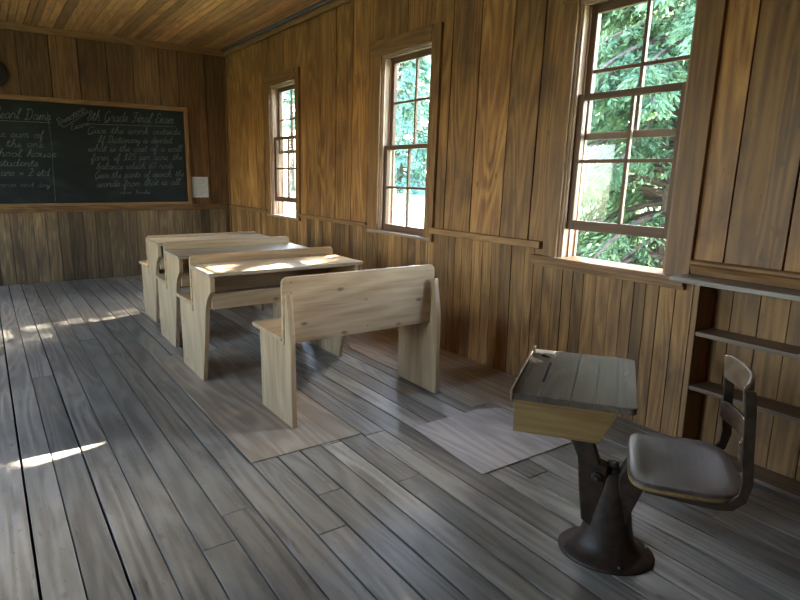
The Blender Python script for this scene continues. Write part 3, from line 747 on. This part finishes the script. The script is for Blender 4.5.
def conifer(name, label, loc, height, rad, nbr, mat, leafl, leafw, per, z0=.4, trunk=.14, seed=1, group=None, droop=.5, nl=5):
    rg = random.Random(seed); u = rg.uniform
    t = thing(name, label, 'tree', loc, 0, group)
    tr = MB(); tr.tube([(0,0,-.1), (.03,.02,height*.4), (0,0,height*.97)], [trunk, trunk*.75, .02], 10, 2, .5)
    vs, fs, ts = [], [], []
    for i in range(nbr):
        z = z0 + (height-z0)*(i+u(0,1))/nbr*.97
        fr_ = 1 - (z-z0)/(height-z0)
        L = rad*(fr_**.7)*u(.65, 1.05)+.15; a = u(0, 2*math.pi); el = u(-.1, .35)
        d = Vector((math.cos(a)*math.cos(el), math.sin(a)*math.cos(el), math.sin(el)))
        p0 = Vector((0,0,z)); pts = []
        for s in range(7):
            q = s/6; pts.append(p0 + d*L*q + Vector((0,0,-droop*L*q*q)))
        tr.tube(pts, [.022*L*(1-s/7)+.004 for s in range(7)], 4, 2, .4)
        for k_ in range(per):
            q = u(.12, 1)**.8; fi = q*6; ii = min(int(fi), 5); p = pts[ii].lerp(pts[ii+1], fi-ii)
            td = (pts[ii+1]-pts[ii]).normalized()
            side = td.cross(Vector((0,0,1))).normalized()*rg.choice((-1,1))
            fd = (td*u(.2,.9) + side*u(.3,1) + Vector((0,0,u(-.9,.15)))).normalized()
            fl = L*.3*(1.15-q)*u(.5,1.3)+leafl
            bt = u(.05,1)
            for m_ in range(nl):
                pp = p + fd*fl*(m_/nl) + Vector((0,0,-.12*fl*(m_/nl)**2))
                if any(((Vector(loc)+pp-g0)-g1*(Vector(loc)+pp-g0).dot(g1)).length < gr for g0, g1, gr in GAPS): continue
                ld = (fd + side*u(-.8,.8) + Vector((u(-.4,.4),u(-.4,.4),u(-.7,.3)))).normalized()
                leaf(vs, fs, ts, pp, ld, Vector((u(-1,1),u(-1,1),u(.2,1))).normalized(), leafl*u(.6,1.3), leafw*u(.7,1.3), min(1, max(0, bt+u(-.25,.25))))
    tr.build('trunk', M['bark'], t)
    quads_object('foliage', vs, fs, ts, M[mat], t)
    return t
def blobtree(name, label, loc, height, rad, n, mat, size, seed=1, group=None, z0=1.0):
    rg = random.Random(seed); u = rg.uniform
    t = thing(name, label, 'tree', loc, 0, group)
    tr = MB(); tr.tube([(0,0,-.1), (.05,.05,height*.4), (0,0,height*.85)], [.2,.14,.03], 8, 2, .5)
    cl = [Vector((u(-.6,.6)*rad, u(-.6,.6)*rad, u(z0+.3*rad, height-.3*rad))) for _ in range(14)]
    for c_ in cl: tr.tube([(0,0,c_.z*.6), tuple(c_*.6+Vector((0,0,c_.z*.25))), tuple(c_)], [.05,.035,.012], 5, 2, .4)
    vs, fs, ts = [], [], []
    for i in range(n):
        c_ = rg.choice(cl); d = Vector((rg.gauss(0,1), rg.gauss(0,1), rg.gauss(0,1))).normalized()
        p = c_ + d*rad*.55*u(.5,1)**.4
        leaf(vs, fs, ts, p, (d+Vector((u(-1,1),u(-1,1),u(-1.2,.4)))).normalized(), Vector((u(-1,1),u(-1,1),u(0,1))).normalized(), size*u(.6,1.4), size*.55*u(.6,1.3), u(0,1))
    tr.build('trunk', M['bark'], t); quads_object('foliage', vs, fs, ts, M[mat], t); return t
GZ = -.3
conifer('cedar_tree', 'bright green cedar just outside the nearest window, fronds filling its panes', (6.3, 3.78, GZ), 7.8, 2.0, 270, 'cedar', .088, .027, 60, .3, .13, 3, nl=14)
conifer('cedar_tree', 'tall cedar behind the low cedar, added to dapple the sun at the middle window', (10.3, 7.0, GZ), 9.5, 1.75, 70, 'cedar', .2, .06, 18, 2.6, .16, 8)  # added tree: breaks up the sun entering the middle window
conifer('cedar_tree', 'cedar towards the bookcase end of the wall, added to block sun through the nearest window', (10.4, 3.33, GZ), 13, 1.88, 190, 'cedar', .2, .06, 34, 1.5, .15, 21)  # added tree: blocks sun that would reach the near floor
conifer('cedar_tree', 'tallest cedar past the other two, added to dapple the sun at the far window', (13.6, 10.0, GZ), 13.0, 2.6, 60, 'cedar', .24, .08, 18, 3.4, .2, 11)  # added tree: its crown dapples sunlight for the far window
far = [(31.5, 45.5), (42.5, 40), (39.5, 54), (53, 30.5), (50.5, 48), (63, 37), (21, 60)]
for i, (x, y) in enumerate(far):
    conifer('fir_tree', 'dense green fir in the tree line beyond the lawn', (x, y, GZ), 21+3*((i*7)%4)/3, 4.7, 130, 'fir', .55, .24, 20, .8, .35, 40+i, 'firs beyond the lawn', .35, nl=7)
conifer('fir_tree', 'slender fir with a bare lower trunk, standing alone beyond the lawn', (24.3, 53, GZ), 21, 1.7, 60, 'fir', .5, .22, 18, 6, .25, 77, None, .3)

# ------------------------------------------------------------------ light
wd = bpy.data.worlds.new('sky'); S.world = wd; wd.use_nodes = True
nt = wd.node_tree; bg = nt.nodes['Background']
sk = nt.nodes.new('ShaderNodeTexSky'); sk.sky_type = 'NISHITA'; sk.sun_disc = False
sk.sun_elevation = math.radians(31); sk.sun_rotation = math.radians(72); sk.air_density = 1.2; sk.dust_density = 2.0; sk.ozone_density = 1.5
nt.links.new(sk.outputs[0], bg.inputs[0]); bg.inputs[1].default_value = 1.4
sd = bpy.data.lights.new('sun', 'SUN'); sd.energy = 26; sd.angle = math.radians(.6); sd.color = (1, .93, .82)
so = bpy.data.objects.new('sun', sd); COL.objects.link(so)
so.rotation_euler = Vector((-1, -.28, -.62)).to_track_quat('-Z', 'Y').to_euler(); so.location = (12, 6, 9)
def portal(name, loc, direction, sx, sy):
    l = bpy.data.lights.new(name, 'AREA'); l.shape = 'RECTANGLE'; l.size = sx; l.size_y = sy; l.cycles.is_portal = True
    o = bpy.data.objects.new(name, l); COL.objects.link(o); o.location = loc
    o.rotation_euler = Vector(direction).to_track_quat('-Z', 'Y').to_euler()
for a, b in WINS: portal('sky_portal', (XW+.2, (a+b)/2, (WZ0+WZ1)/2), (-1,0,0), b-a, WZ1-WZ0)
for a, b in LWINS: portal('sky_portal', (XL-.14, (a+b)/2, 1.55), (1,0,0), b-a, 1.43)

# ------------------------------------------------------------------ camera
cd = bpy.data.cameras.new('camera'); cam = bpy.data.objects.new('camera', cd); COL.objects.link(cam)
F, yaw, pit, rol = 594.918, .608034, .206221, .014453
cd.sensor_fit = 'HORIZONTAL'; cd.sensor_width = 36; cd.lens = F*36/800; cd.clip_start = .05
fw_ = Vector((math.sin(yaw)*math.cos(pit), math.cos(yaw)*math.cos(pit), -math.sin(pit)))
r0 = Vector((math.cos(yaw), -math.sin(yaw), 0)); u0 = r0.cross(fw_)
rr_ = r0*math.cos(rol) + u0*math.sin(rol); uu_ = -r0*math.sin(rol) + u0*math.cos(rol)
cam.matrix_world = Matrix(((rr_.x,uu_.x,-fw_.x,0),(rr_.y,uu_.y,-fw_.y,0),(rr_.z,uu_.z,-fw_.z,1.3),(0,0,0,1)))
S.camera = cam
vs = S.view_settings; S.display_settings.display_device = 'sRGB'
vs.view_transform = 'Standard'; vs.look = 'None'; vs.gamma = 1; vs.use_curve_mapping = False; vs.exposure = 2.38
S.cycles.use_denoising = True
S.cycles.max_bounces = 10; S.cycles.diffuse_bounces = 9; S.cycles.transparent_max_bounces = 16
S.cycles.sample_clamp_indirect = 6
